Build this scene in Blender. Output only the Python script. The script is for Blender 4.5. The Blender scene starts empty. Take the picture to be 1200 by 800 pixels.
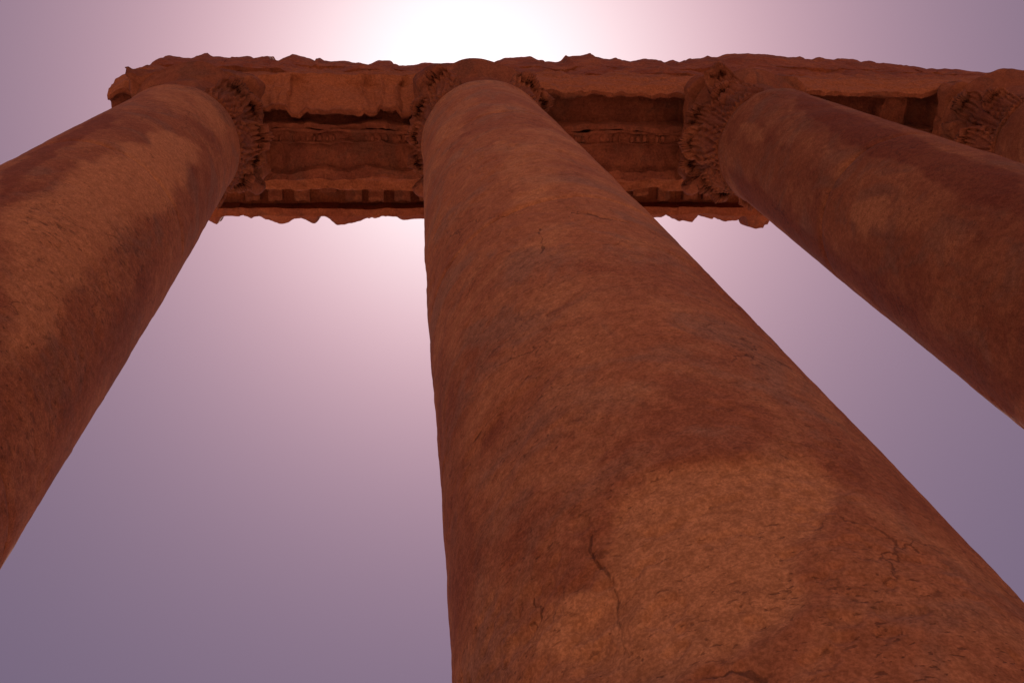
import bpy, math
import numpy as np
from mathutils import Matrix, Vector

# ------------------------------------------------------------------ camera
scene = bpy.context.scene
CAM = np.array([-1.3515, -2.9362, 1.6])
RGT = np.array([0.9940502, -0.02378369, -0.10629462])
UPV = np.array([0.01666027, -0.93118748, 0.36415973])
FWD = np.array([0.10764128, 0.36376395, 0.92525085])
FPX = 1200.0                                   # focal length in pixels of a 1200 x 800 frame
cd = bpy.data.cameras.new('camera'); cam = bpy.data.objects.new('camera', cd)
scene.collection.objects.link(cam); scene.camera = cam
cd.sensor_width = 36.0; cd.lens = 36.0 * FPX / 1200.0
cd.clip_start = 0.05; cd.clip_end = 20000.0
cam.matrix_world = Matrix(((RGT[0], UPV[0], -FWD[0], CAM[0]), (RGT[1], UPV[1], -FWD[1], CAM[1]),
                           (RGT[2], UPV[2], -FWD[2], CAM[2]), (0, 0, 0, 1)))

# ------------------------------------------------------------------ sky and sun
SUN = Vector((0.072, 0.142, 1.0)).normalized()
elev = math.asin(SUN.z); azim = math.atan2(SUN.x, SUN.y)
world = bpy.data.worlds.new('World'); scene.world = world; world.use_nodes = True
wn = world.node_tree.nodes; wl = world.node_tree.links; wn.clear()
sky = wn.new('ShaderNodeTexSky'); sky.sky_type = 'NISHITA'; sky.sun_disc = False
sky.sun_elevation = elev; sky.sun_rotation = azim
sky.altitude = 1100.0; sky.air_density = 1.0; sky.dust_density = 5.4; sky.ozone_density = 1.0
hs = wn.new('ShaderNodeHueSaturation'); hs.inputs['Saturation'].default_value = 0.82
tint = wn.new('ShaderNodeMix'); tint.data_type = 'RGBA'; tint.blend_type = 'MULTIPLY'
tint.inputs[0].default_value = 1.0; tint.inputs[7].default_value = (1.0, 0.65, 0.745, 1)
bg = wn.new('ShaderNodeBackground'); bg.inputs['Strength'].default_value = 0.062
wo = wn.new('ShaderNodeOutputWorld')
wl.new(sky.outputs[0], hs.inputs['Color']); wl.new(hs.outputs[0], tint.inputs[6])
bw = wn.new('ShaderNodeRGBToBW'); wl.new(tint.outputs[2], bw.inputs[0])
wr = wn.new('ShaderNodeMapRange'); wr.interpolation_type = 'SMOOTHSTEP'
for k_, v_ in ((1, 3.5), (2, 17.0), (3, 0.0), (4, 0.9)): wr.inputs[k_].default_value = v_
wl.new(bw.outputs[0], wr.inputs[0])
wm = wn.new('ShaderNodeVectorMath'); wm.operation = 'SCALE'; wm.inputs[0].default_value = (1.12, 1.02, 1.05); wl.new(bw.outputs[0], wm.inputs[3])
wx = wn.new('ShaderNodeMix'); wx.data_type = 'RGBA'; wl.new(wr.outputs[0], wx.inputs[0]); wl.new(tint.outputs[2], wx.inputs[6]); wl.new(wm.outputs[0], wx.inputs[7])
wl.new(wx.outputs[2], bg.inputs['Color']); wl.new(bg.outputs[0], wo.inputs['Surface'])

sd = bpy.data.lights.new('sun', 'SUN'); sd.energy = 5.0; sd.angle = math.radians(0.53); sd.color = (1.0, 0.93, 0.86)
so = bpy.data.objects.new('sun', sd); scene.collection.objects.link(so)
so.rotation_euler = SUN.to_track_quat('Z', 'Y').to_euler(); so.location = (10, 25, 150)

vs = scene.view_settings
vs.view_transform = 'Standard'; vs.look = 'None'; vs.gamma = 1.0; vs.use_curve_mapping = False
vs.exposure = 0.15

scene.cycles.max_bounces = 5; scene.cycles.diffuse_bounces = 4

# ------------------------------------------------------------------ helpers
LINK = scene.collection.objects.link

def ray(px, py):
    return (px - 600) / FPX * RGT - (py - 400) / FPX * UPV + FWD
def at_z(px, py, z):
    d = ray(px, py); return CAM + d * (z - CAM[2]) / d[2]

def _hash(ix, iy, iz, seed):
    h = (ix.astype(np.int64) * 374761393 + iy.astype(np.int64) * 668265263 + iz.astype(np.int64) * 2147483647 + seed * 974634777) & 0xffffffff
    h = ((h ^ (h >> 13)) * 1274126177) & 0xffffffff
    h = ((h ^ (h >> 16)) * 2246822519) & 0xffffffff
    h = h ^ (h >> 15)
    return (h & 0xffff) / 32767.5 - 1.0
def vnoise(p, seed=0):
    i = np.floor(p); f = p - i; i = i.astype(np.int64)
    u = f * f * f * (f * (f * 6 - 15) + 10)
    out = 0
    for dx in (0, 1):
        wx = u[:, 0] if dx else 1 - u[:, 0]
        for dy in (0, 1):
            wy = u[:, 1] if dy else 1 - u[:, 1]
            for dz in (0, 1):
                wz = u[:, 2] if dz else 1 - u[:, 2]
                out = out + wx * wy * wz * _hash(i[:, 0] + dx, i[:, 1] + dy, i[:, 2] + dz, seed)
    return out
def fbm(p, octs=4, seed=0, gain=0.5):
    out = 0; a = 1.0; q = np.array(p, float)
    for k in range(octs):
        out = out + a * vnoise(q + 17.3 * k, seed + k); q = q * 2.03; a *= gain
    return out
def sstep(a, b, x):
    t = np.clip((x - a) / (b - a), 0, 1); return t * t * (3 - 2 * t)
def vec_noise(p, freq, amp, octs=3, seed=0):
    q = p * freq
    return amp * np.stack([fbm(q, octs, seed), fbm(q + 31.7, octs, seed + 50), fbm(q + 71.1, octs, seed + 90)], 1)
def n1(x, freq, seed=0, octs=3):
    x = np.atleast_1d(np.asarray(x, float)); return fbm(np.stack([x * freq, x * 0 + 3.1, x * 0 + 7.7], 1), octs, seed)

def mesh_from(name, verts, quads, tris=None, attrs=None, smooth=True, ngons=()):
    me = bpy.data.meshes.new(name)
    verts = np.asarray(verts, np.float32)
    quads = np.asarray(quads, np.int32).reshape(-1, 4)
    tris = np.zeros((0, 3), np.int32) if tris is None else np.asarray(tris, np.int32).reshape(-1, 3)
    me.vertices.add(len(verts)); me.vertices.foreach_set('co', verts.ravel())
    idx = np.concatenate([quads.ravel(), tris.ravel()] + [np.asarray(g) for g in ngons]).astype(np.int32)
    me.loops.add(len(idx)); me.loops.foreach_set('vertex_index', idx)
    tot = np.concatenate([np.full(len(quads), 4, np.int32), np.full(len(tris), 3, np.int32), np.array([len(g) for g in ngons], np.int32)])
    start = np.concatenate([[0], np.cumsum(tot)[:-1]]).astype(np.int32)
    me.polygons.add(len(tot)); me.polygons.foreach_set('loop_start', start); me.polygons.foreach_set('loop_total', tot)
    me.polygons.foreach_set('use_smooth', np.full(len(tot), smooth, bool))
    me.update(calc_edges=True); me.validate()
    for k, v in (attrs or {}).items():
        a = me.attributes.new(k, 'FLOAT', 'POINT'); a.data.foreach_set('value', np.asarray(v, np.float32))
    return me
def obj(name, me, mat=None, parent=None, loc=(0, 0, 0), rot=(0, 0, 0), scale=(1, 1, 1)):
    o = bpy.data.objects.new(name, me); LINK(o)
    if mat is not None and me is not None and len(me.materials) == 0: me.materials.append(mat)
    o.parent = parent; o.location = loc; o.rotation_euler = rot; o.scale = scale
    return o
def tag(o, label=None, cat=None, group=None, kind=None):
    for k, v in (('label', label), ('category', cat), ('group', group), ('kind', kind)):
        if v: o[k] = v
    return o
def grid_quads(nr, nc, wrap=False):
    r = np.arange(nr - 1)[:, None]; c = np.arange(nc if wrap else nc - 1)[None, :]
    c2 = (c + 1) % nc
    return np.stack([r * nc + c, r * nc + c2, (r + 1) * nc + c2, (r + 1) * nc + c], -1).reshape(-1, 4)

# ------------------------------------------------------------------ materials
def stone_material(name, lo, mid, hi, crust, patch=(0.53, 0.228, 0.104), stain_shade=(0.19, 0.048, 0.024), scale=1.0, attrs=False, stretch=(1, 1, 1),
                   pit=0.55, bump=1.0):
    m = bpy.data.materials.new(name); m.use_nodes = True
    N = m.node_tree.nodes; L = m.node_tree.links; N.clear()
    out = N.new('ShaderNodeOutputMaterial'); b = N.new('ShaderNodeBsdfPrincipled')
    b.inputs['Roughness'].default_value = 0.88
    b.inputs['Specular IOR Level'].default_value = 0.18
    L.new(b.outputs[0], out.inputs[0])
    tc = N.new('ShaderNodeNewGeometry')
    mp = N.new('ShaderNodeMapping'); mp.inputs['Scale'].default_value = stretch
    L.new(tc.outputs['Position'], mp.inputs['Vector'])
    def noise(sc, det=6, rough=0.6, dist=0.0, vec=None):
        n = N.new('ShaderNodeTexNoise'); n.inputs['Scale'].default_value = sc * scale
        n.inputs['Detail'].default_value = det; n.inputs['Roughness'].default_value = rough; n.inputs['Distortion'].default_value = dist
        L.new(vec or mp.outputs[0], n.inputs['Vector']); return n.outputs[0]
    def ramp(x, a, c, lo_=0.0, hi_=1.0):
        r = N.new('ShaderNodeMapRange'); r.interpolation_type = 'SMOOTHSTEP'
        for i, v in ((1, a), (2, c), (3, lo_), (4, hi_)): r.inputs[i].default_value = v
        L.new(x, r.inputs[0]); return r.outputs[0]
    def mix(f, a, c, bt='MIX'):
        x = N.new('ShaderNodeMix'); x.data_type = 'RGBA'; x.blend_type = bt
        for sock, v in ((x.inputs[0], f), (x.inputs[6], a), (x.inputs[7], c)):
            if isinstance(v, (int, float)): sock.default_value = v
            elif isinstance(v, tuple): sock.default_value = (*v, 1)
            else: L.new(v, sock)
        return x.outputs[2]
    def math_(op, a, c):
        x = N.new('ShaderNodeMath'); x.operation = op
        for s, v in ((x.inputs[0], a), (x.inputs[1], c)):
            if isinstance(v, (int, float)): s.default_value = v
            else: L.new(v, s)
        return x.outputs[0]
    big = noise(0.55, 4, 0.6, 0.6); med = noise(2.6, 7, 0.68, 0.3); fine = noise(17, 4, 0.68); grain = noise(75, 2, 0.7)
    c = mix(ramp(big, 0.42, 0.58), lo, mid)
    c = mix(ramp(noise(0.9, 6, 0.62, 1.2), 0.47, 0.66, 0, 0.6), c, hi)
    c = mix(ramp(med, 0.50, 0.70, 0, 0.5), c, hi)
    c = mix(ramp(noise(1.3, 7, 0.65, 0.8), 0.5, 0.64, 0, 0.75), c, crust)
    c = mix(ramp(noise(3.4, 6, 0.68, 1.2), 0.56, 0.70, 0, 0.4), c, stain_shade)
    if attrs:
        for nm, col, k in (('wear_lit', patch, 0.8), ('stain_shade', stain_shade, 0.7)):
            a = N.new('ShaderNodeAttribute'); a.attribute_name = nm
            f = ramp(math_('ADD', a.outputs['Fac'], math_('MULTIPLY', math_('SUBTRACT', med, 0.5), 0.8)), 0.15, 0.9)
            f = math_('MULTIPLY', f, k)
            c = mix(f, c, col)
    # grain: light and dark mineral flecks
    c = mix(ramp(fine, 0.3, 0.72, 0.0, 1.0), mix(1.0, c, (0.78, 0.75, 0.73), 'MULTIPLY'), mix(1.0, c, (1.13, 1.14, 1.16), 'MULTIPLY'))
    c = mix(ramp(grain, 0.35, 0.68, 0.0, 1.0), mix(1.0, c, (0.78, 0.75, 0.73), 'MULTIPLY'), mix(1.0, c, (1.14, 1.15, 1.17), 'MULTIPLY'))
    # pits and short dark dashes
    mp2 = N.new('ShaderNodeMapping'); mp2.inputs['Scale'].default_value = (1.0, 1.0, 2.1); L.new(tc.outputs['Position'], mp2.inputs['Vector'])
    pits = noise(24, 2, 0.55, 0.3, mp2.outputs[0]); pmask = math_('MAXIMUM', ramp(pits, 0.64, 0.70), ramp(noise(7, 3, 0.6, 0.8, mp2.outputs[0]), 0.68, 0.73))
    pzone = ramp(noise(0.9, 3, 0.5), 0.40, 0.6, 0.25, 1.0)
    pm = math_('MULTIPLY', pmask, pzone)
    if attrs:
        a = N.new('ShaderNodeAttribute'); a.attribute_name = 'pitted'
        pm = math_('MAXIMUM', pm, math_('MULTIPLY', a.outputs['Fac'], ramp(noise(13, 3, 0.6, 0.4, mp2.outputs[0]), 0.54, 0.66)))
    c = mix(math_('MULTIPLY', pm, pit), c, (0.05, 0.018, 0.012))
    # hairline cracks
    vor = N.new('ShaderNodeTexVoronoi'); vor.feature = 'DISTANCE_TO_EDGE'; vor.inputs['Scale'].default_value = 1.1 * scale
    wv = N.new('ShaderNodeVectorMath'); wv.operation = 'MULTIPLY_ADD'
    nz = N.new('ShaderNodeTexNoise'); nz.inputs['Scale'].default_value = 3.0; nz.inputs['Detail'].default_value = 6
    L.new(mp.outputs[0], nz.inputs['Vector']); L.new(nz.outputs[1], wv.inputs[0]); wv.inputs[1].default_value = (0.7, 0.7, 0.7); L.new(mp.outputs[0], wv.inputs[2])
    L.new(wv.outputs[0], vor.inputs['Vector'])
    crk = math_('MULTIPLY', ramp(vor.outputs['Distance'], 0.0, 0.012, 1.0, 0.0), ramp(noise(0.8, 2, 0.5), 0.52, 0.66))
    c = mix(math_('MULTIPLY', crk, 0.6), c, (0.06, 0.02, 0.014))
    vor2 = N.new('ShaderNodeTexVoronoi'); vor2.feature = 'DISTANCE_TO_EDGE'; vor2.inputs['Scale'].default_value = 3.6 * scale
    L.new(wv.outputs[0], vor2.inputs['Vector'])
    crk2 = math_('MULTIPLY', ramp(vor2.outputs['Distance'], 0.0, 0.022, 1.0, 0.0), ramp(noise(1.4, 4, 0.6), 0.52, 0.66))
    c = mix(math_('MULTIPLY', crk2, 0.38), c, (0.07, 0.022, 0.014))
    if attrs:
        a = N.new('ShaderNodeAttribute'); a.attribute_name = 'crack'
        cl = ramp(math_('ADD', a.outputs['Fac'], math_('MULTIPLY', math_('SUBTRACT', fine, 0.5), 0.5)), 0.82, 0.94)
        c = mix(math_('MULTIPLY', cl, 0.6), c, (0.045, 0.016, 0.011))
        crk = math_('MAXIMUM', crk, cl)
    L.new(c, b.inputs['Base Color'])
    h = math_('ADD', math_('MULTIPLY', fine, 0.5), math_('MULTIPLY', grain, 0.22))
    h = math_('ADD', h, math_('MULTIPLY', med, 0.5))
    h = math_('SUBTRACT', h, math_('MULTIPLY', pm, 0.5)); h = math_('SUBTRACT', h, math_('MULTIPLY', crk, 0.35))
    bp = N.new('ShaderNodeBump'); bp.inputs['Strength'].default_value = 0.55 * bump; bp.inputs['Distance'].default_value = 0.014
    L.new(h, bp.inputs['Height']); L.new(bp.outputs[0], b.inputs['Normal'])
    return m

M_SHAFT = stone_material('shaft_limestone', (0.325, 0.114, 0.055), (0.40, 0.152, 0.07), (0.50, 0.222, 0.104), (0.31, 0.152, 0.095), patch=(0.56, 0.255, 0.115), attrs=True)
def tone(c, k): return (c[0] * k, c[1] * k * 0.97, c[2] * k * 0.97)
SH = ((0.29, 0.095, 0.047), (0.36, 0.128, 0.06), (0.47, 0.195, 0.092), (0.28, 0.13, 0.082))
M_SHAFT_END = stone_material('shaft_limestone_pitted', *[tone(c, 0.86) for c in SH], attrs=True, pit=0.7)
M_SHAFT_RED = stone_material('shaft_limestone_dark_red', *[tone(c, 0.72) for c in SH], patch=(0.40, 0.17, 0.08), stain_shade=(0.15, 0.035, 0.018), attrs=True)
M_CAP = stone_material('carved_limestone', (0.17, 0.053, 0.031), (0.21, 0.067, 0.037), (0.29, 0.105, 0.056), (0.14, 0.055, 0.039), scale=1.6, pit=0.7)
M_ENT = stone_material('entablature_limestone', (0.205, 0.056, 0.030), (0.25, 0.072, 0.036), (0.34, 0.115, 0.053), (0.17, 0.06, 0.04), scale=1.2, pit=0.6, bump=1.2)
M_ARCH = stone_material('architrave_shaded_stone', (0.15, 0.044, 0.027), (0.19, 0.056, 0.032), (0.25, 0.08, 0.043), (0.125, 0.046, 0.031), patch=(0.34, 0.118, 0.055), scale=1.3, attrs=True, pit=0.5, bump=1.2)  # soffit shade put into the dark base colour; patch is the lit tone
M_GROUND = stone_material('dusty_court', (0.44, 0.25, 0.16), (0.50, 0.30, 0.20), (0.55, 0.34, 0.23), (0.40, 0.25, 0.18), scale=0.6, pit=0.2)

# ------------------------------------------------------------------ ground
def ground():
    r = np.concatenate([[0.0], np.geomspace(2, 6000, 60)]); nt = 72
    t = np.linspace(0, 2 * np.pi, nt, endpoint=False)
    V = np.stack([(r[:, None] * np.cos(t)).ravel(), (r[:, None] * np.sin(t)).ravel(), np.zeros(len(r) * nt)], 1)
    rr = np.hypot(V[:, 0], V[:, 1])
    V[:, 2] = 0.25 * sstep(20, 80, rr) * fbm(V * 0.03, 3, 5) - 0.02
    return mesh_from('ground', V, grid_quads(len(r), nt, True))
tag(obj('ground', ground(), M_GROUND), kind='structure')

# ------------------------------------------------------------------ columns
S = 4.5934; Z0 = 1.25; ZT = 17.34; ZS = 19.15            # spacing, shaft foot, shaft top, soffit of the architrave
def shaft_r(z, K):
    t = np.clip((z - 1.6) / 15.74, 0, 1.2)
    r = K * (1.1 + (0.9255 - 1.1) * t ** 2.43)
    r = r + 0.03 * sstep(ZT - 0.34, ZT - 0.22, z) * 0.6           # astragal under the capital
    return r + 0.10 * np.clip((Z0 + 0.35 - z) / 0.35, 0, 1) ** 2  # apophyge at the foot

def to_surface(px, py, cx, cy, K):
    """the point of the shaft under a pixel, as (angle, height)"""
    d = ray(px, py); z = 8.0
    for _ in range(12):
        r = float(shaft_r(np.array([z]), K)[0])
        ox, oy = CAM[0] - cx, CAM[1] - cy
        a = d[0] ** 2 + d[1] ** 2; b = ox * d[0] + oy * d[1]; c = ox * ox + oy * oy - r * r
        disc = b * b - a * c
        t = (-b - math.sqrt(max(disc, 0))) / a
        z = min(max(CAM[2] + d[2] * t, 1.5), 17.3)
    return math.atan2(ox + d[0] * t, -(oy + d[1] * t)), z

def seg_dist(P, A, B):
    d = B - A; t = np.clip(((P - A) @ d) / max(d @ d, 1e-9), 0, 1)
    return np.linalg.norm(P - (A + t[:, None] * d), axis=1)
def poly_mask(P, poly, soft):
    poly = np.array(poly); inside = np.zeros(len(P), bool); dist = np.full(len(P), 1e9)
    for i in range(len(poly)):
        A, B = poly[i], poly[(i + 1) % len(poly)]
        dist = np.minimum(dist, seg_dist(P, A, B))
        cond = ((A[1] > P[:, 1]) != (B[1] > P[:, 1]))
        xi = (B[0] - A[0]) * (P[:, 1] - A[1]) / (B[1] - A[1] + 1e-12) + A[0]
        inside ^= cond & (P[:, 0] < xi)
    sd_ = np.where(inside, dist, -dist)
    return sstep(-soft, soft, sd_)

def shaft_meshes(cx, cy, K, seed, theta_c, n_dense, n_z, joints, wear_lit, stain_shade, cracks, spall, rough):
    half = math.radians(104)
    th = np.concatenate([np.linspace(-half, half, n_dense), np.linspace(half, 2 * math.pi - half, max(24, n_dense // 6) + 2)[1:-1]]) + theta_c
    dist = lambda z: np.hypot(2.2, z - 1.6)
    zs = np.linspace(Z0, ZT, 4000); w = 1 / (dist(zs) ** 1.25 + 1.0); cum = np.concatenate([[0], np.cumsum(w)[:-1]]); cum /= cum[-1]
    zall = np.interp(np.linspace(0, 1, n_z), cum, zs)
    cuts = [Z0] + joints + [ZT]
    res = []
    polys_w = [([(t * 1.1, z) for t, z in (to_surface(x, y, cx, cy, K) for x, y in pl)], so_, k) for pl, so_, k in wear_lit]
    polys_s = [([(t * 1.1, z) for t, z in (to_surface(x, y, cx, cy, K) for x, y in pl)], so_, k) for pl, so_, k in stain_shade]
    lines = [([np.array([t * 1.1, z]) for t, z in (to_surface(x, y, cx, cy, K) for x, y in pl)], wd) for pl, wd in cracks]
    polys_d = [([(t * 1.1, z) for t, z in (to_surface(x, y, cx, cy, K) for x, y in pl)], so_, k) for pl, so_, k in spall]
    polys_r = [([(t * 1.1, z) for t, z in (to_surface(x, y, cx, cy, K) for x, y in pl)], so_, k) for pl, so_, k in rough]
    for a, b in zip(cuts[:-1], cuts[1:]):
        zz = zall[(zall > a + 0.004) & (zall < b - 0.004)]
        zz = np.concatenate([[a + 0.001, a + 0.012], zz[(zz > a + .02) & (zz < b - .02)], [b - 0.012, b - 0.001]])
        T, Z = np.meshgrid(th, zz); T = T.ravel(); Z = Z.ravel()
        r = shaft_r(Z, K)
        P3 = np.stack([np.sin(T) * 1.1, -np.cos(T) * 1.1, Z], 1) + np.array([seed * 13.7, seed * 5.1, seed * 2.3])
        ang = (T + math.pi) % (2 * math.pi) - math.pi
        UV = np.stack([ang * 1.1, Z], 1)
        jit = 0.10 * fbm(P3 * 2.2, 4, seed + 3)
        UVj = UV + np.stack([jit, 0.8 * fbm(P3 * 1.7, 4, seed + 8) * 0.14], 1)
        d = 0.010 * fbm(P3 * np.array([0.7, 0.7, 0.35]), 3, seed)
        d += 0.0035 * fbm(P3 * 3.0, 4, seed + 11)
        d += 0.0015 * fbm(P3 * 16.0, 2, seed + 21)
        fl = fbm(P3 * np.array([1.3, 1.3, 0.9]), 5, seed + 31)
        d -= 0.006 * sstep(0.36, 0.42, fl) + 0.006 * sstep(0.60, 0.64, fl)          # flaked-off skins
        pz = sstep(-0.1, 0.5, fbm(P3 * 0.5, 2, seed + 41))
        d -= 0.014 * pz * sstep(0.52, 0.72, fbm(P3 * np.array([9, 9, 13]), 2, seed + 51))  # pits
        wv = np.zeros(len(Z)); sv = np.zeros(len(Z)); cv = np.zeros(len(Z)); pv = np.zeros(len(Z))
        for pl, so_, k in polys_w: wv = np.maximum(wv, k * poly_mask(UVj, pl, so_))
        for pl, so_, k in polys_s: sv = np.maximum(sv, k * poly_mask(UVj, pl, so_))
        for pl, so_, k in polys_d: d -= k * poly_mask(UVj, pl, so_)
        for pl, so_, k in polys_r:                                    # pitted or flaking areas
            mk = poly_mask(UVj, pl, so_)
            if k > 0:
                d -= 0.02 * k * mk * sstep(0.2, 0.6, fbm(P3 * 9, 2, seed + 81)); pv = np.maximum(pv, k * mk)
            else:
                f2 = fbm(P3 * np.array([4, 4, 5.5]), 4, seed + 85)
                d -= mk * (0.010 * sstep(0.05, 0.12, f2) + 0.010 * sstep(0.35, 0.40, f2)); sv = np.maximum(sv, 0.4 * mk * sstep(0.25, 0.6, f2))
        wig = np.stack([0.022 * fbm(P3 * 8, 4, seed + 61), 0.05 * fbm(P3 * 6, 3, seed + 65)], 1)
        for ln, wd in lines:
            dd = np.full(len(Z), 1e9)
            for A, B in zip(ln[:-1], ln[1:]): dd = np.minimum(dd, seg_dist(UV + wig, A, B))
            lv = 0.55 + 0.6 * fbm(P3 * 3.1, 3, seed + 68)
            d -= 0.010 * np.exp(-(dd / (2.2 * wd)) ** 2) * np.clip(lv, 0, 1); cv = np.maximum(cv, np.clip(1 - dd / (6 * wd), 0, 1) * np.clip(0.8 + 0.3 * lv, 0, 1.05))
        # worn arrises at the bed joints
        e = np.minimum(Z - a, b - Z)
        d -= (0.018 + 0.03 * np.clip(fbm(P3 * 2.5, 3, seed + 71), 0, 1)) * np.exp(-(e / 0.035) ** 2) * (Z > Z0 + 0.1)
        r = r + d * (0.6 if seed == 2 else 1.0)
        V = np.stack([np.sin(T) * r, -np.cos(T) * r, Z], 1)
        nt = len(th); nz = len(zz)
        V = np.concatenate([V, [[0, 0, zz[0]], [0, 0, zz[-1]]]])
        q = grid_quads(nz, nt, True)
        j = np.arange(nt); j2 = (j + 1) % nt
        tr = np.concatenate([np.stack([j2, j, np.full(nt, nz * nt)], 1), np.stack([(nz - 1) * nt + j, (nz - 1) * nt + j2, np.full(nt, nz * nt + 1)], 1)])
        z2 = np.zeros(2)
        res.append(mesh_from('shaft_drum', V, q, tr, {'wear_lit': np.r_[wv, z2], 'stain_shade': np.r_[sv, z2], 'crack': np.r_[cv, z2], 'pitted': np.r_[pv, z2]}))
    return res

def lathe(name, prof, nt, seed, amp, freq, cap=True, mod=None):
    prof = np.array(prof, float)
    # resample the profile
    seg = np.concatenate([[0], np.cumsum(np.linalg.norm(np.diff(prof, axis=0), axis=1))])
    s = np.unique(np.concatenate([np.linspace(0, seg[-1], max(8, int(seg[-1] / 0.035))), seg]))
    R = np.interp(s, seg, prof[:, 0]); Z = np.interp(s, seg, prof[:, 1])
    t = np.linspace(0, 2 * np.pi, nt, endpoint=False)
    V = np.stack([(R[:, None] * np.sin(t)).ravel(), (-R[:, None] * np.cos(t)).ravel(), np.repeat(Z, nt)], 1)
    if mod is not None: V = mod(V)
    V = V + vec_noise(V + seed * 7.7, freq, amp, 4, seed)
    n = len(s); k = len(V)
    V = np.concatenate([V, [[0, 0, Z[0]], [0, 0, Z[-1]]]])
    j = np.arange(nt); j2 = (j + 1) % nt
    tr = np.concatenate([np.stack([j2, j, np.full(nt, k)], 1), np.stack([(n - 1) * nt + j, (n - 1) * nt + j2, np.full(nt, k + 1)], 1)])
    return mesh_from(name, V, grid_quads(n, nt, True), tr)

def block(name, hx, hy, z0, z1, seed, amp=0.02, freq=1.5, n=14):
    """a worn squared block as a loft of rounded-square rings"""
    k = 0.04; ring = []
    m = 4 * n
    for i in range(m):
        a = 2 * math.pi * (i + 0.5) / m; c, s = math.cos(a), math.sin(a); q = max(abs(c), abs(s)); ring.append((c / q, s / q))
    ring = np.array(ring); V = []
    prof = [(0.96, z0), (1.0, z0 + k)] + [(1.0, z0 + (z1 - z0) * f) for f in (0.3, 0.5, 0.7)] + [(1.0, z1 - k), (0.96, z1)]
    for f, z in prof: V += [(x * hx * f, y * hy * f, z) for x, y in ring]
    V = np.array(V); V = V + vec_noise(V + seed * 3.3, freq, amp, 4, seed)
    kk = len(V); V = np.concatenate([V, [[0, 0, z0], [0, 0, z1]]]); j = np.arange(m); j2 = (j + 1) % m; nr = len(prof)
    tr = np.concatenate([np.stack([j2, j, np.full(m, kk)], 1), np.stack([(nr - 1) * m + j, (nr - 1) * m + j2, np.full(m, kk + 1)], 1)])
    return mesh_from(name, V, grid_quads(nr, m, True), tr)

def leaf_mesh(seed, h, w, curl):
    """an acanthus leaf: lobed outline, raised ribs, drilled eyes and a tip curling outwards (outwards is -y)"""
    nu, nv = 33, 38
    u = np.linspace(-1, 1, nu); v = np.linspace(0, 1, nv)
    U, Vv = np.meshgrid(u, v); U = U.ravel(); Vv = Vv.ravel()
    lobes = 0.80 + 0.20 * np.abs(np.sin(5.0 * math.pi * Vv + seed)) + 0.05 * np.sin(38 * Vv + seed)
    prof = np.interp(Vv, [0, .25, .55, .8, .93, 1], [.74, .92, 1.0, .82, .6, .32])
    ww = w * prof * (1 - np.abs(U) ** 2 + np.abs(U) ** 2 * lobes)
    x = U * ww
    out = 0.05 + 0.10 * Vv ** 2 + curl * sstep(0.58, 1.0, Vv) ** 1.3
    z = h * np.interp(Vv, [0, .8, .92, 1], [0, .93, 1.0, .88])
    out = out - 0.11 * U ** 2 * (1 - 0.5 * Vv)
    rib = 0.045 * np.exp(-(U / 0.09) ** 2) + 0.028 * np.cos(np.abs(U) * 21 - Vv * 8) * (np.abs(U) > .12)
    eyes = -0.15 * np.exp(-((np.abs(U) - 0.62) / 0.14) ** 2) * sstep(0.6, 0.95, np.sin(5.0 * math.pi * Vv + seed + 1.6) ** 2)
    out = out + rib + eyes
    F = np.stack([x, -out, z], 1)
    F = F + vec_noise(F + seed * 5.5, 5, 0.017, 3, seed) * sstep(0.1, 0.4, Vv)[:, None]
    B = np.stack([x * 0.9, -out + 0.10 + 0.02 * Vv, z - 0.04 * sstep(.7, 1, Vv)], 1)
    n = len(F); q = grid_quads(nv, nu)
    qs = [q, q[:, ::-1] + n]
    edge = lambda a, b: np.stack([a[:-1], a[1:], a[1:] + n, a[:-1] + n], 1)
    I = np.arange(n).reshape(nv, nu)
    qs += [edge(I[0, ::-1], 0), edge(I[-1], 0), edge(I[:, 0], 0), edge(I[::-1, -1], 0)]
    return mesh_from('acanthus_leaf', np.concatenate([F, B]), np.concatenate(qs))

def volute_mesh(turns, r0, tube, width):
    """a spiral scroll in the (outward, z) plane, swept to a flat ribbon"""
    n = 56; t = np.linspace(0, 1, n)
    ang = -math.pi / 2 - 0.2 - t * turns * 2 * math.pi; r = r0 * (1 - 0.86 * t)
    # stem rising to the scroll
    stem = np.stack([np.linspace(-0.42, 0, 10) ** 1, np.linspace(-0.80, -r0, 10)], 1); stem[:, 0] = -0.42 * (1 - np.linspace(0, 1, 10) ** 2)
    C = np.concatenate([stem[:-1], np.stack([r * np.cos(ang) * -1, r * np.sin(ang)], 1)])
    m = len(C); tg = np.gradient(C, axis=0); tg /= np.linalg.norm(tg, axis=1)[:, None]; nm = np.stack([-tg[:, 1], tg[:, 0]], 1)
    tb = tube * np.concatenate([np.linspace(.6, 1, 9), np.linspace(1, .45, n)])
    wd = width * np.concatenate([np.linspace(.7, 1, 9), np.linspace(1, 1.1, n)])
    k = 10; a = np.linspace(0, 2 * np.pi, k, endpoint=False); V = []
    for i in range(m):
        for q in a:
            ca, sa = math.cos(q), math.sin(q)
            p = C[i] + nm[i] * tb[i] * ca
            V.append((wd[i] * sa, -p[0], p[1]))
    V = np.array(V); V = V + vec_noise(V, 6, 0.01, 3, 4)
    return mesh_from('volute', V, grid_quads(m, k, True))

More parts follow.
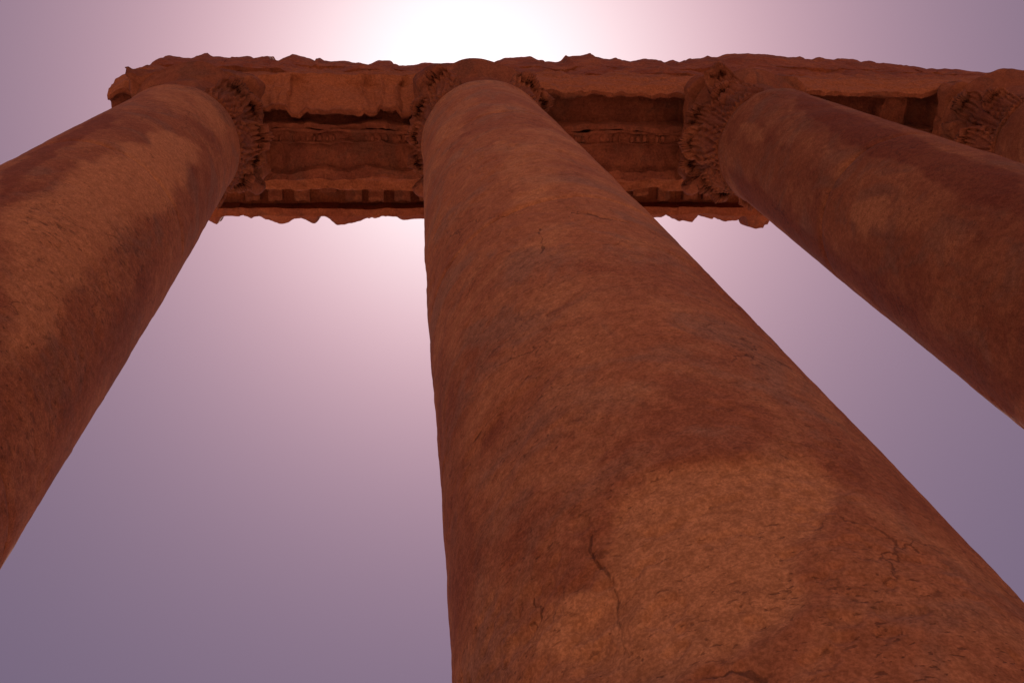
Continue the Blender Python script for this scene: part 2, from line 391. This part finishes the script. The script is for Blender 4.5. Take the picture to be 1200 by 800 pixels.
LEAVES_LOW = [leaf_mesh(s, 0.74, 0.32, 0.18) for s in (1, 2, 3)]
LEAVES_HIGH = [leaf_mesh(s, 1.20, 0.32, 0.22) for s in (4, 5, 6)]
VOLUTE = volute_mesh(1.9, 0.19, 0.05, 0.11); HELIX = volute_mesh(1.6, 0.12, 0.035, 0.07)
for me in LEAVES_LOW + LEAVES_HIGH + [VOLUTE, HELIX]: me.materials.append(M_CAP)

def abacus_mesh(seed, near_cut):
    m = 160; zs = [ZS - 0.30, ZS - 0.27, ZS - 0.2, ZS - 0.12, ZS - 0.05, ZS - 0.01]
    sc = [0.93, 0.98, 0.99, 1.0, 1.03, 1.02]; V = []
    t = np.linspace(0, 2 * np.pi, m, endpoint=False)
    q = ((t + math.pi / 4) % (math.pi / 2)) - math.pi / 4            # angle from the middle of a side
    side = 0.98 + 0.14 * (np.abs(np.tan(q))) ** 2                    # concave sides
    r = np.minimum(side / np.cos(q), np.where(np.cos(t) > 0, 1.24, 1.28) + (0.28 * np.exp(-((t - 5.35) / 0.35) ** 2) if seed == 2 else 0))
    for z, s in zip(zs, sc): V.append(np.stack([np.sin(t) * r * s, -np.cos(t) * r * s, np.full(m, z)], 1))
    V = np.concatenate(V)
    lim = near_cut + 0.05 * fbm(V * 1.6 + seed, 3, seed)
    V[:, 1] = np.where(V[:, 1] < lim, lim + (V[:, 1] - lim) * 0.12, V[:, 1])
    V = V + vec_noise(V + seed * 9.1, 1.8, 0.045, 4, seed) * np.array([1, 1, 0.5]) * np.where(V[:, 2] > ZS - 0.03, 0.3, 1.0)[:, None] + vec_noise(V + seed, 7.0, 0.03, 3, seed + 5)
    V[:, 2] = np.minimum(V[:, 2], ZS - 0.004)
    k = len(V); V = np.concatenate([V, [[0, 0, zs[0]], [0, 0, ZS - 0.006]]]); j = np.arange(m); j2 = (j + 1) % m; nr = len(zs)
    tr = np.concatenate([np.stack([j2, j, np.full(m, k)], 1), np.stack([(nr - 1) * m + j, (nr - 1) * m + j2, np.full(m, k + 1)], 1)])
    return mesh_from('abacus', V, grid_quads(nr, m, True), tr)

def make_column(idx, K, dy, label, theta_c, n_dense, n_z, joints, lost, near_cut, wear_lit=(), stain_shade=(), cracks=(), spall=(), rough=()):
    cx, cy = idx * S, dy; seed = idx + 3
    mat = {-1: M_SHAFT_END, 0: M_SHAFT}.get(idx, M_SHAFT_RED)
    root = obj('column', None, loc=(cx, cy, 0)); root.empty_display_size = 1.0
    tag(root, label, 'column', 'giant columns of the ruined colonnade', 'thing')
    base = obj('base', lathe('base', [(1.1, 0.40), (1.42, 0.40), (1.49, 0.46), (1.50, 0.55), (1.46, 0.64), (1.36, 0.69), (1.34, 0.72), (1.27, 0.77), (1.24, 0.85), (1.28, 0.93), (1.34, 0.95),
                              (1.38, 1.00), (1.38, 1.08), (1.34, 1.14), (1.27, 1.17), (1.26, 1.24), (1.1, 1.246)], 96, seed, 0.012, 2.0), M_SHAFT, root)
    obj('plinth', block('plinth', 1.56, 1.56, 0.0, 0.395, seed, 0.015), M_SHAFT, base)
    for me in shaft_meshes(cx, cy, K, seed, theta_c, n_dense, n_z, joints, wear_lit, stain_shade, cracks, spall, rough): obj('shaft_drum', me, mat, root)
    # capital
    def erode(V):
        V = V.copy(); th = np.arctan2(V[:, 0], -V[:, 1])
        return V
    rt = shaft_r(np.array([ZT]), K)[0]
    cap = obj('capital', lathe('capital', [(rt - .10, ZT + .004), (rt - .02, ZT + .01), (rt - .03, ZT + .05), (rt - .06, ZT + .1), (rt - .12, ZT + .25), (rt - .13, ZT + .8), (rt - .08, ZT + 1.1),
                                           (rt + .08, ZS - .45), (rt + .14, ZS - .33), (rt + .10, ZS - .306), (rt - .2, ZS - .304)], 128, seed, 0.03, 2.2, mod=erode), M_CAP, root)
    obj('abacus', abacus_mesh(seed, near_cut), M_CAP, cap)
    rng = np.random.default_rng(seed + 40)
    def lostat(a, margin=0):
        a = (a + math.pi) % (2 * math.pi) - math.pi
        return any(x0 <= math.degrees(a) <= x1 for x0, x1 in lost)
    for i in range(8):
        for row, (meshes, off, z) in enumerate(((LEAVES_LOW, 0.0, ZT + .03), (LEAVES_HIGH, math.pi / 8, ZT + .03))):
            a = i * math.pi / 4 + off + math.pi / 8 * 0
            if lostat(a): continue
            R = rt - 0.05 + (0.02 if row == 0 else -0.03)
            s = 1 + 0.09 * rng.standard_normal()
            obj('acanthus_leaf', meshes[rng.integers(3)], None, cap, (math.sin(a) * R, -math.cos(a) * R, z), (0.05 * rng.standard_normal(), 0.09 * rng.standard_normal(), a + 0.05 * rng.standard_normal()), (s, s, s * (1 + .04 * rng.standard_normal())))
    for i in range(4):
        a = math.pi / 4 + i * math.pi / 2
        if lostat(a): continue
        if abs((a + math.pi) % (2 * math.pi) - math.pi) < 1.2: continue      # the near scrolls have broken off
        R = rt + 0.30
        obj('volute', VOLUTE, None, cap, (math.sin(a) * R, -math.cos(a) * R, ZS - .50), (0, 0, a))
    for i in range(8):
        a = (i // 2) * math.pi / 2 + (0.16 if i % 2 else -0.16)
        if lostat(a): continue
        R = rt + 0.04
        obj('helix', HELIX, None, cap, (math.sin(a) * R, -math.cos(a) * R, ZS - .44), (0, 0, a + (-.7 if i % 2 else .7)))
    return root

make_column(-1, 0.9566, 0.017, 'pitted end column at left, rising from the left edge under the rounded broken beam end', math.radians(48), 300, 420, [6.9, 12.3],
            lost=[(-100, 30)], near_cut=-0.84,
            wear_lit=[([(30, 235), (110, 190), (190, 150), (235, 170), (215, 225), (150, 280), (80, 350), (0, 430), (0, 270)], 0.16, 0.85),
                  ([(180, 101), (240, 115), (270, 150), (262, 170), (200, 130), (165, 112)], 0.1, 0.5)],
            stain_shade=[([(0, 200), (60, 168), (125, 133), (140, 140), (90, 168), (20, 215), (0, 240)], 0.06, 0.9),
                   ([(150, 330), (190, 300), (180, 350), (120, 450), (60, 530), (70, 450)], 0.18, 0.55)],  # strip along the lower right edge: shade painted into the colour
            rough=[([(140, 270), (190, 225), (205, 250), (185, 320), (110, 430), (40, 540), (0, 560), (0, 480), (70, 380)], 0.15, 0.7), ([(0, 300), (90, 300), (140, 330), (100, 420), (30, 560), (0, 650)], 0.2, 0.55), ([(30, 245), (60, 235), (110, 285), (60, 300), (30, 280)], 0.1, 0.8)])
make_column(0, 1.0501, 0.0, 'huge central column filling the foreground, cracked with a pale worn patch low down', math.radians(-15), 560, 620, [9.3, 13.9],
            lost=[(-30, 30)], near_cut=-0.92,
            wear_lit=[([(690, 645), (697, 605), (735, 568), (800, 540), (870, 520), (930, 526), (985, 565), (1010, 640), (960, 700), (860, 760), (800, 799), (640, 799), (590, 780), (640, 720), (690, 700)], 0.10, 0.95),
                   ([(600, 165), (650, 175), (665, 215), (650, 250), (600, 245), (580, 205)], 0.2, 0.5),
                   ([(640, 440), (740, 440), (780, 470), (700, 475), (640, 470)], 0.12, 0.45),
                   ([(620, 262), (660, 260), (665, 285), (630, 290)], 0.12, 0.5)],
            stain_shade=[([(505, 420), (530, 415), (545, 480), (560, 600), (560, 760), (535, 780), (522, 640), (512, 520)], 0.08, 0.5),
                   ([(600, 690), (640, 700), (650, 760), (600, 790), (575, 740)], 0.1, 0.35),
                   ([(555, 510), (590, 470), (600, 480), (570, 520)], 0.05, 0.6),
                   ([(775, 262), (850, 336), (950, 440), (1040, 538), (1100, 601), (1199, 709), (1199, 720), (1092, 606), (942, 444), (842, 340), (768, 268)], 0.015, 0.4)],  # narrow darker red band following the right edge
            cracks=[([(512, 282), (535, 266), (580, 252), (640, 246), (700, 252), (745, 262)], 0.010),
                    ([(690, 618), (689, 637), (693, 653), (701, 660), (711, 684), (713, 710), (719, 733), (728, 757), (757, 771)], 0.009),
                    ([(645, 424), (615, 442), (589, 472), (547, 521)], 0.008),
                    ([(632, 262), (636, 276), (633, 298)], 0.012), ([(818, 799), (832, 793), (850, 782), (873, 783), (890, 790)], 0.012),
                    ([(620, 695), (621, 706), (628, 718), (626, 734)], 0.004), ([(701, 700), (690, 700), (678, 706), (668, 716)], 0.004), ([(712, 690), (740, 682), (765, 690)], 0.004), ([(727, 757), (722, 772), (730, 799)], 0.005)],
            spall=[([(690, 645), (697, 605), (735, 568), (800, 540), (870, 520), (930, 526), (985, 565), (1010, 640), (960, 700), (860, 760), (800, 799), (640, 799), (690, 700)], 0.06, 0.022),
                   ([(545, 530), (590, 472), (645, 425), (640, 480), (590, 560), (560, 600)], 0.05, 0.014)],
            rough=[([(590, 720), (640, 680), (700, 670), (720, 720), (760, 799), (580, 799)], 0.08, -1)])
make_column(1, 0.9883, 0.015, 'dark red column right of centre, streaked pale along its length with an orange spot', math.radians(-62), 280, 420, [8.2, 12.9],
            lost=[(-10, 70)], near_cut=-0.90,
            wear_lit=[([(890, 125), (925, 135), (1000, 180), (1090, 235), (1199, 300), (1199, 360), (1100, 310), (1010, 240), (940, 190), (895, 150)], 0.14, 0.4),
                  ([(1000, 230), (1035, 228), (1045, 262), (1015, 275), (995, 255)], 0.12, 0.95), ([(868, 145), (890, 140), (895, 165), (872, 170)], 0.12, 0.6)],
            stain_shade=[([(940, 110), (1040, 148), (1199, 205), (1199, 255), (1110, 225), (1000, 170), (930, 125)], 0.08, 0.85),
                   ([(846, 190), (880, 210), (960, 280), (1060, 350), (1199, 450), (1199, 500), (1080, 400), (960, 305), (880, 240)], 0.12, 0.75)])
make_column(2, 0.98, 0.0, 'farthest column at the right edge, mostly cut off by the frame', math.radians(-70), 160, 200, [7.6, 12.6], lost=[(-40, 60)], near_cut=-0.82)
make_column(3, 0.98, 0.0, 'column beyond the right edge of the frame', math.radians(-70), 90, 120, [7.3, 12.5], lost=[(10, 60)], near_cut=-0.95)

# ------------------------------------------------------------------ entablature
X0, X1 = -6.06, 15.3
TOPZ = ZS + 3.9                                                     # upper near edge
near_px = [(181, 65), (197, 64), (213, 66.6), (227, 69), (235.5, 64), (244, 61.4), (251, 65.7), (263, 66), (277, 67), (288, 65), (300, 67), (312, 63.5), (330, 67.5), (347, 62.7), (363, 66),
           (371, 71.5), (374, 66), (380, 70.7), (420, 71.7), (432, 75), (443, 71.7), (458, 72), (461, 75), (487, 74), (570, 74), (583, 69), (620, 66.7), (630, 70.7), (657, 70.7), (662, 65), (690, 62.7),
           (707, 66), (743, 69.3), (793, 70), (820, 66), (847, 63.3), (887, 63.3), (917, 66), (960, 66.7), (1013, 71), (1053, 76), (1093, 80), (1130, 82.7), (1157, 87.3), (1177, 86), (1200, 83.3), (1260, 84)]
far_px = [(180, 256), (236, 252), (247, 252), (259, 260), (265, 250), (296, 249), (299, 255), (307, 253), (317, 254), (333, 259.5), (342, 258), (349, 253), (356, 252.5), (375, 259.5), (377.5, 251), (382, 251), (396, 259.5),
          (415, 257.7), (432, 253), (441, 254.5), (453, 250.7), (474, 254.5), (495, 252), (560, 256), (620, 252), (700, 257), (765, 251.7), (783, 255), (802, 260), (811, 247.5), (817, 251.7), (838, 257), (854, 254.5),
          (863, 249), (867, 263), (877, 265), (889, 264), (891, 249), (895, 252), (950, 257), (1020, 252), (1100, 258), (1200, 254), (1260, 256)]
SIMZ = ZS + 4.8
nearT = np.array([at_z(x, y, TOPZ) for x, y in near_px]); farT = np.array([at_z(x, y, SIMZ) for x, y in far_px])
farT = farT[np.argsort(farT[:, 0])]
def chips(x, per, seed, share, deep):
    x = np.atleast_1d(np.asarray(x, float)); u = x * per + 0.3 * np.sin(x * 1.7 + seed); c = np.floor(u); f = u - c
    h = (np.sin(c * 127.1 + seed * 311.7) * 43758.5453) % 1.0; g = (np.sin(c * 269.5 + seed * 183.3) * 43758.5453) % 1.0
    d = np.where(h < share, (0.35 + 0.65 * g) * deep, 0.0)
    return d * np.clip(np.minimum(f / 0.12, (1 - f) / (0.15 + 0.5 * g)), 0, 1)
def y_top(x): return np.interp(x, nearT[:, 0], nearT[:, 1]) + 0.008 * n1(x, 7, 17, 4) + chips(x, 2.3, 5, 0.4, 0.07)
def y_sima(x): return np.interp(x, farT[:, 0], farT[:, 1]) + 0.010 * n1(x, 11, 7, 4) - chips(x, 2.9, 8, 0.45, 0.10)
BAYS = [-6.06, -S, 0.0, S, 2 * S, 3 * S, 15.3]

def loft(name, x0, x1, step, sect, subs, seed, amp, freq, fine=0.012, wear_lit=None):
    nx = max(4, int((x1 - x0) / step)); xs = np.linspace(x0, x1, nx)
    rows = []
    for x in xs:
        c = np.array(sect(float(x)), float); m = len(c); pts = []
        for i in range(m):
            a, b = c[i], c[(i + 1) % m]; k = subs[i]
            f = np.arange(k)[:, None] / k; pts.append(a + (b - a) * f)
        rows.append(np.concatenate(pts))
    k = len(rows[0]); V = np.concatenate([np.concatenate([np.full((k, 1), x), r], 1) for x, r in zip(xs, rows)])
    n0 = vec_noise(V + seed * 4.4, freq, amp, 4, seed) + vec_noise(V + seed, 7.0, fine, 3, seed + 7)
    ex = np.minimum(V[:, 0] - x0, x1 - V[:, 0]); n0[:, 0] *= sstep(0.0, 0.3, ex) if name != 'beam_end' else 1
    V = V + n0
    at = None
    if wear_lit is not None:
        w1 = np.concatenate([np.full(k_, w_) for k_, w_ in zip(subs, wear_lit)]); at = {'wear_lit': np.tile(w1, nx)}
    return mesh_from(name, V, grid_quads(nx, k, True), ngons=(np.arange(k)[::-1], (nx - 1) * k + np.arange(k)), attrs=at, smooth=False)

def s1(a, b, x): return float(sstep(a, b, np.array(x)))
def nn(x, f, s, o=3): return float(n1(x, f, s, o)[0])
def chamfer(x):
    """how far the near lower edge has broken away: width, height"""
    if x < -S: w = 0.12
    elif x < 0: w = 0.12 + 0.34 * s1(-4.2, -3.4, x) * (1 - s1(-1.3, -0.5, x))
    elif x < S: w = 0.14
    else: w = 0.06
    r = 0.35 * nn(x, 1.5, 21, 2) + 0.35 * nn(x, 5.0, 22, 4) + 3.0 * float(chips(x, 3.1, 3, 0.5, 0.2)[0])
    w = max(0.03, w * (1 + 0.45 * r))
    return w, 0.06 + 1.3 * w
def panel(x):
    """sunk soffit panel between the capitals"""
    b = math.floor((x + S) / S); f = (x + S) / S - b
    k = s1(0.20, 0.215, f) * (1 - s1(0.785, 0.80, f))
    dep = {0: 0.22, 1: 0.30, 2: 0.48}.get(b, 0.2)
    if b == 2: dep -= 0.30 * s1(7.15, 7.3, x) * (1 - s1(7.75, 7.9, x)) * (1 + 0.4 * nn(x, 4.0, 61))
    return k, dep
def face_y(x, z):
    t = min(1, max(0, (z - (ZS + 1.3)) / 2.6)); yt = float(y_top(x))
    return -0.72 + (yt + 0.72) * t - 0.03 * math.sin(z * 4.0) * t * (1 - t) * 4

ent = obj('entablature', None, loc=(0, 0, ZS)); ent.empty_display_size = 1.0
tag(ent, 'massive ruined entablature beam of carved red stone lying across the column capitals', 'entablature', kind='thing')
OFF = (0, 0, -ZS)
def dress_end(x):   # rounding of the broken left end
    return 0.14 * (1 - s1(X0, X0 + 0.4, x)) ** 2

for i, (a, b) in enumerate(zip(BAYS[:-1], BAYS[1:])):
    x0, x1 = a + 0.0006, b - 0.0006
    def sec_in(x):
        w, h = chamfer(x); k, dep = panel(x); r = dress_end(x)
        z0 = ZS + 0.03 * k
        yb = -0.70 + w + r
        # near edge, sunk inner panel, far edge against the outer beam
        return [(yb, z0 + .02), (yb + 0.07, z0 + .03), (yb + 0.10, z0 + .03 + dep * k), (-0.02, z0 + .03 + dep * k), (0.0, z0), (0.09, z0), (0.09, ZS + 1.32), (-0.72 + r, ZS + 1.32),
                (-0.72 + r, ZS + .78), (-0.745 + r, ZS + .76), (-0.70 + r + .25 * w, ZS + h)]
    A = obj('architrave_beam', loft('architrave_beam', x0, x1, 0.05, sec_in, [3, 3, 8, 3, 3, 8, 6, 8, 2, 8, 8], 10 + i, 0.045, 1.7, 0.02, [.4, 0, 0, 0, 0, 0, 0, .6, .8, 1, 1]), M_ARCH, ent, OFF)  # lit tone painted on near face; broken edge also paler from fresh break
    def sec_out(x):
        k, dep = panel(x); r = dress_end(x) * .5
        z0 = ZS + 0.02
        return [(0.10, z0), (0.14, z0), (0.16, z0 + .05 * k), (0.30, z0 + .05 * k), (0.32, z0), (0.36, z0 + .09 * k), (0.74, z0 + .09 * k), (0.78, z0), (0.93 - r, z0), (0.93 - r, ZS + .55), (0.97 - r, ZS + .57), (0.98 - r, ZS + .95),
                (1.12 - r, ZS + 1.05), (1.20 - r, ZS + 1.16), (1.38 - r, ZS + 1.20), (1.40 - r, ZS + 1.34), (0.10, ZS + 1.34)]
    B = obj('architrave_beam', loft('architrave_beam', x0, x1, 0.05, sec_out, [2, 2, 3, 2, 2, 5, 2, 3, 6, 2, 5, 4, 4, 4, 3, 10, 10], 20 + i, 0.045, 2.0, 0.02, [0, 0, 0, 0, 0, 0, 0, .1, 0, 0, 0, .3, .5, .6, .6, 0, 0]), M_ARCH, ent, OFF)  # crown moulding painted lighter, as if catching light
    def sec_fr(x):
        r = dress_end(x)
        zz = [ZS + 1.36, ZS + 1.6, ZS + 1.9, ZS + 2.2, ZS + 2.54]
        return [(1.12 - r, ZS + 1.36), (1.12 - r, ZS + 2.54)] + [(face_y(x, z) + r + (0.05 * nn(x, 1.7, 33)), z) for z in zz[::-1]]
    obj('frieze_block', loft('frieze_block', x0, x1, 0.05, sec_fr, [12, 12, 4, 4, 4, 4, 16], 30 + i, 0.045, 1.4, 0.02), M_ENT, ent, OFF)
    def sec_co(x):
        r = dress_end(x); ys = float(y_sima(x)); yt = float(y_top(x)) + r
        br = 0.05 * nn(x, 3.0, 44)
        return [(1.12 - r, ZS + 2.56), (1.20 - r, ZS + 2.62), (1.30 - r, ZS + 2.80), (1.55, ZS + 2.86), (1.58, ZS + 3.68), (2.24, ZS + 3.69), (2.27, ZS + 3.36 + br * .3), (2.44 + br * .4, ZS + 3.38), (2.46 + br * .4, ZS + 3.82),
                (2.56, ZS + 3.95), (max(2.5, ys - .10), ZS + 4.18), (ys, SIMZ), (ys - .06, SIMZ + .1), (1.2, SIMZ + .05), (0.2, TOPZ + .1), (yt + .05, TOPZ + .02), (yt, TOPZ - .02), (face_y(x, ZS + 3.2) + r, ZS + 3.2), (face_y(x, ZS + 2.56) + r, ZS + 2.56)]
    C_ = obj('cornice_block', loft('cornice_block', x0, x1, 0.035, sec_co, [2, 3, 3, 6, 6, 2, 3, 4, 2, 4, 4, 2, 6, 6, 5, 1, 6, 6, 14], 40 + i, 0.020, 1.9, 0.010), M_ENT, ent, OFF)
    # modillions under the cornice, one by one
    rng = np.random.default_rng(70 + i)
    n = max(1, int((b - a) / 0.46)); per = (b - a) / n
    for k in range(n):
        if rng.random() < .08: continue
        xc = a + (k + .5) * per + .03 * rng.standard_normal()
        ln = 0.60 if rng.random() > .25 else 0.35 + .2 * rng.random()
        hw = 0.15 + .02 * rng.standard_normal(); hh = 0.20 + .02 * rng.standard_normal()
        me = MOD[rng.integers(len(MOD))] if 'MOD' in globals() else None
        if me is None:
            MOD = []
            for s in range(4):
                vv = []
                prof = [(0, .0), (0.0, -1.0), (.35, -1.02), (.62, -.80), (.80, -.95), (.97, -.86), (1.0, -.55), (1.0, 0)]
                for sx in (-1, -.6, 0, .6, 1):
                    for (py, pz) in prof: vv.append((sx, py, pz - (0.12 if abs(sx) == .6 and pz < -.5 else 0)))
                vv = np.array(vv, float); vv[:, 1:] += vec_noise(vv + s * 3.7, 1.6, 0.07, 3, s)[:, 1:]
                kq = grid_quads(5, len(prof), True)
                cap0 = [list(range(len(prof)))]
                me = bpy.data.meshes.new('modillion')
                me.from_pydata(vv.tolist(), [], kq.tolist() + [list(range(len(prof) - 1, -1, -1)), [4 * len(prof) + q for q in range(len(prof))]]); me.update()
                me.materials.append(M_CAP); MOD.append(me)
            me = MOD[rng.integers(4)]
        obj('modillion', me, None, C_, (xc, 1.57, ZS + 3.68), (0, 0, 0), (hw, ln, hh))
    # carved bead-and-leaf band in the soffit
    if a >= -S and b <= 3 * S + .1:
        vv, qq = [], []; xa, xb = a + .22 * S, a + .78 * S; nb = int((xb - xa) / 0.11)
        for k in range(nb):
            if rng.random() < .25: continue
            xc = xa + (k + .5) * .11; rr = .04 + .008 * rng.standard_normal()
            b0 = len(vv); nr, nt = 5, 8
            for q in range(nr):
                ph = (q / (nr - 1)) * math.pi * .5
                for t in range(nt):
                    al = 2 * math.pi * t / nt
                    vv.append((xc + rr * math.cos(ph) * math.cos(al), .23 + .062 * math.cos(ph) * math.sin(al), ZS + .075 - .062 * math.sin(ph)))
            qq.append(grid_quads(nr, nt, True) + b0)
        vv = np.array(vv); vv = vv + vec_noise(vv, 9, .018, 2, i)
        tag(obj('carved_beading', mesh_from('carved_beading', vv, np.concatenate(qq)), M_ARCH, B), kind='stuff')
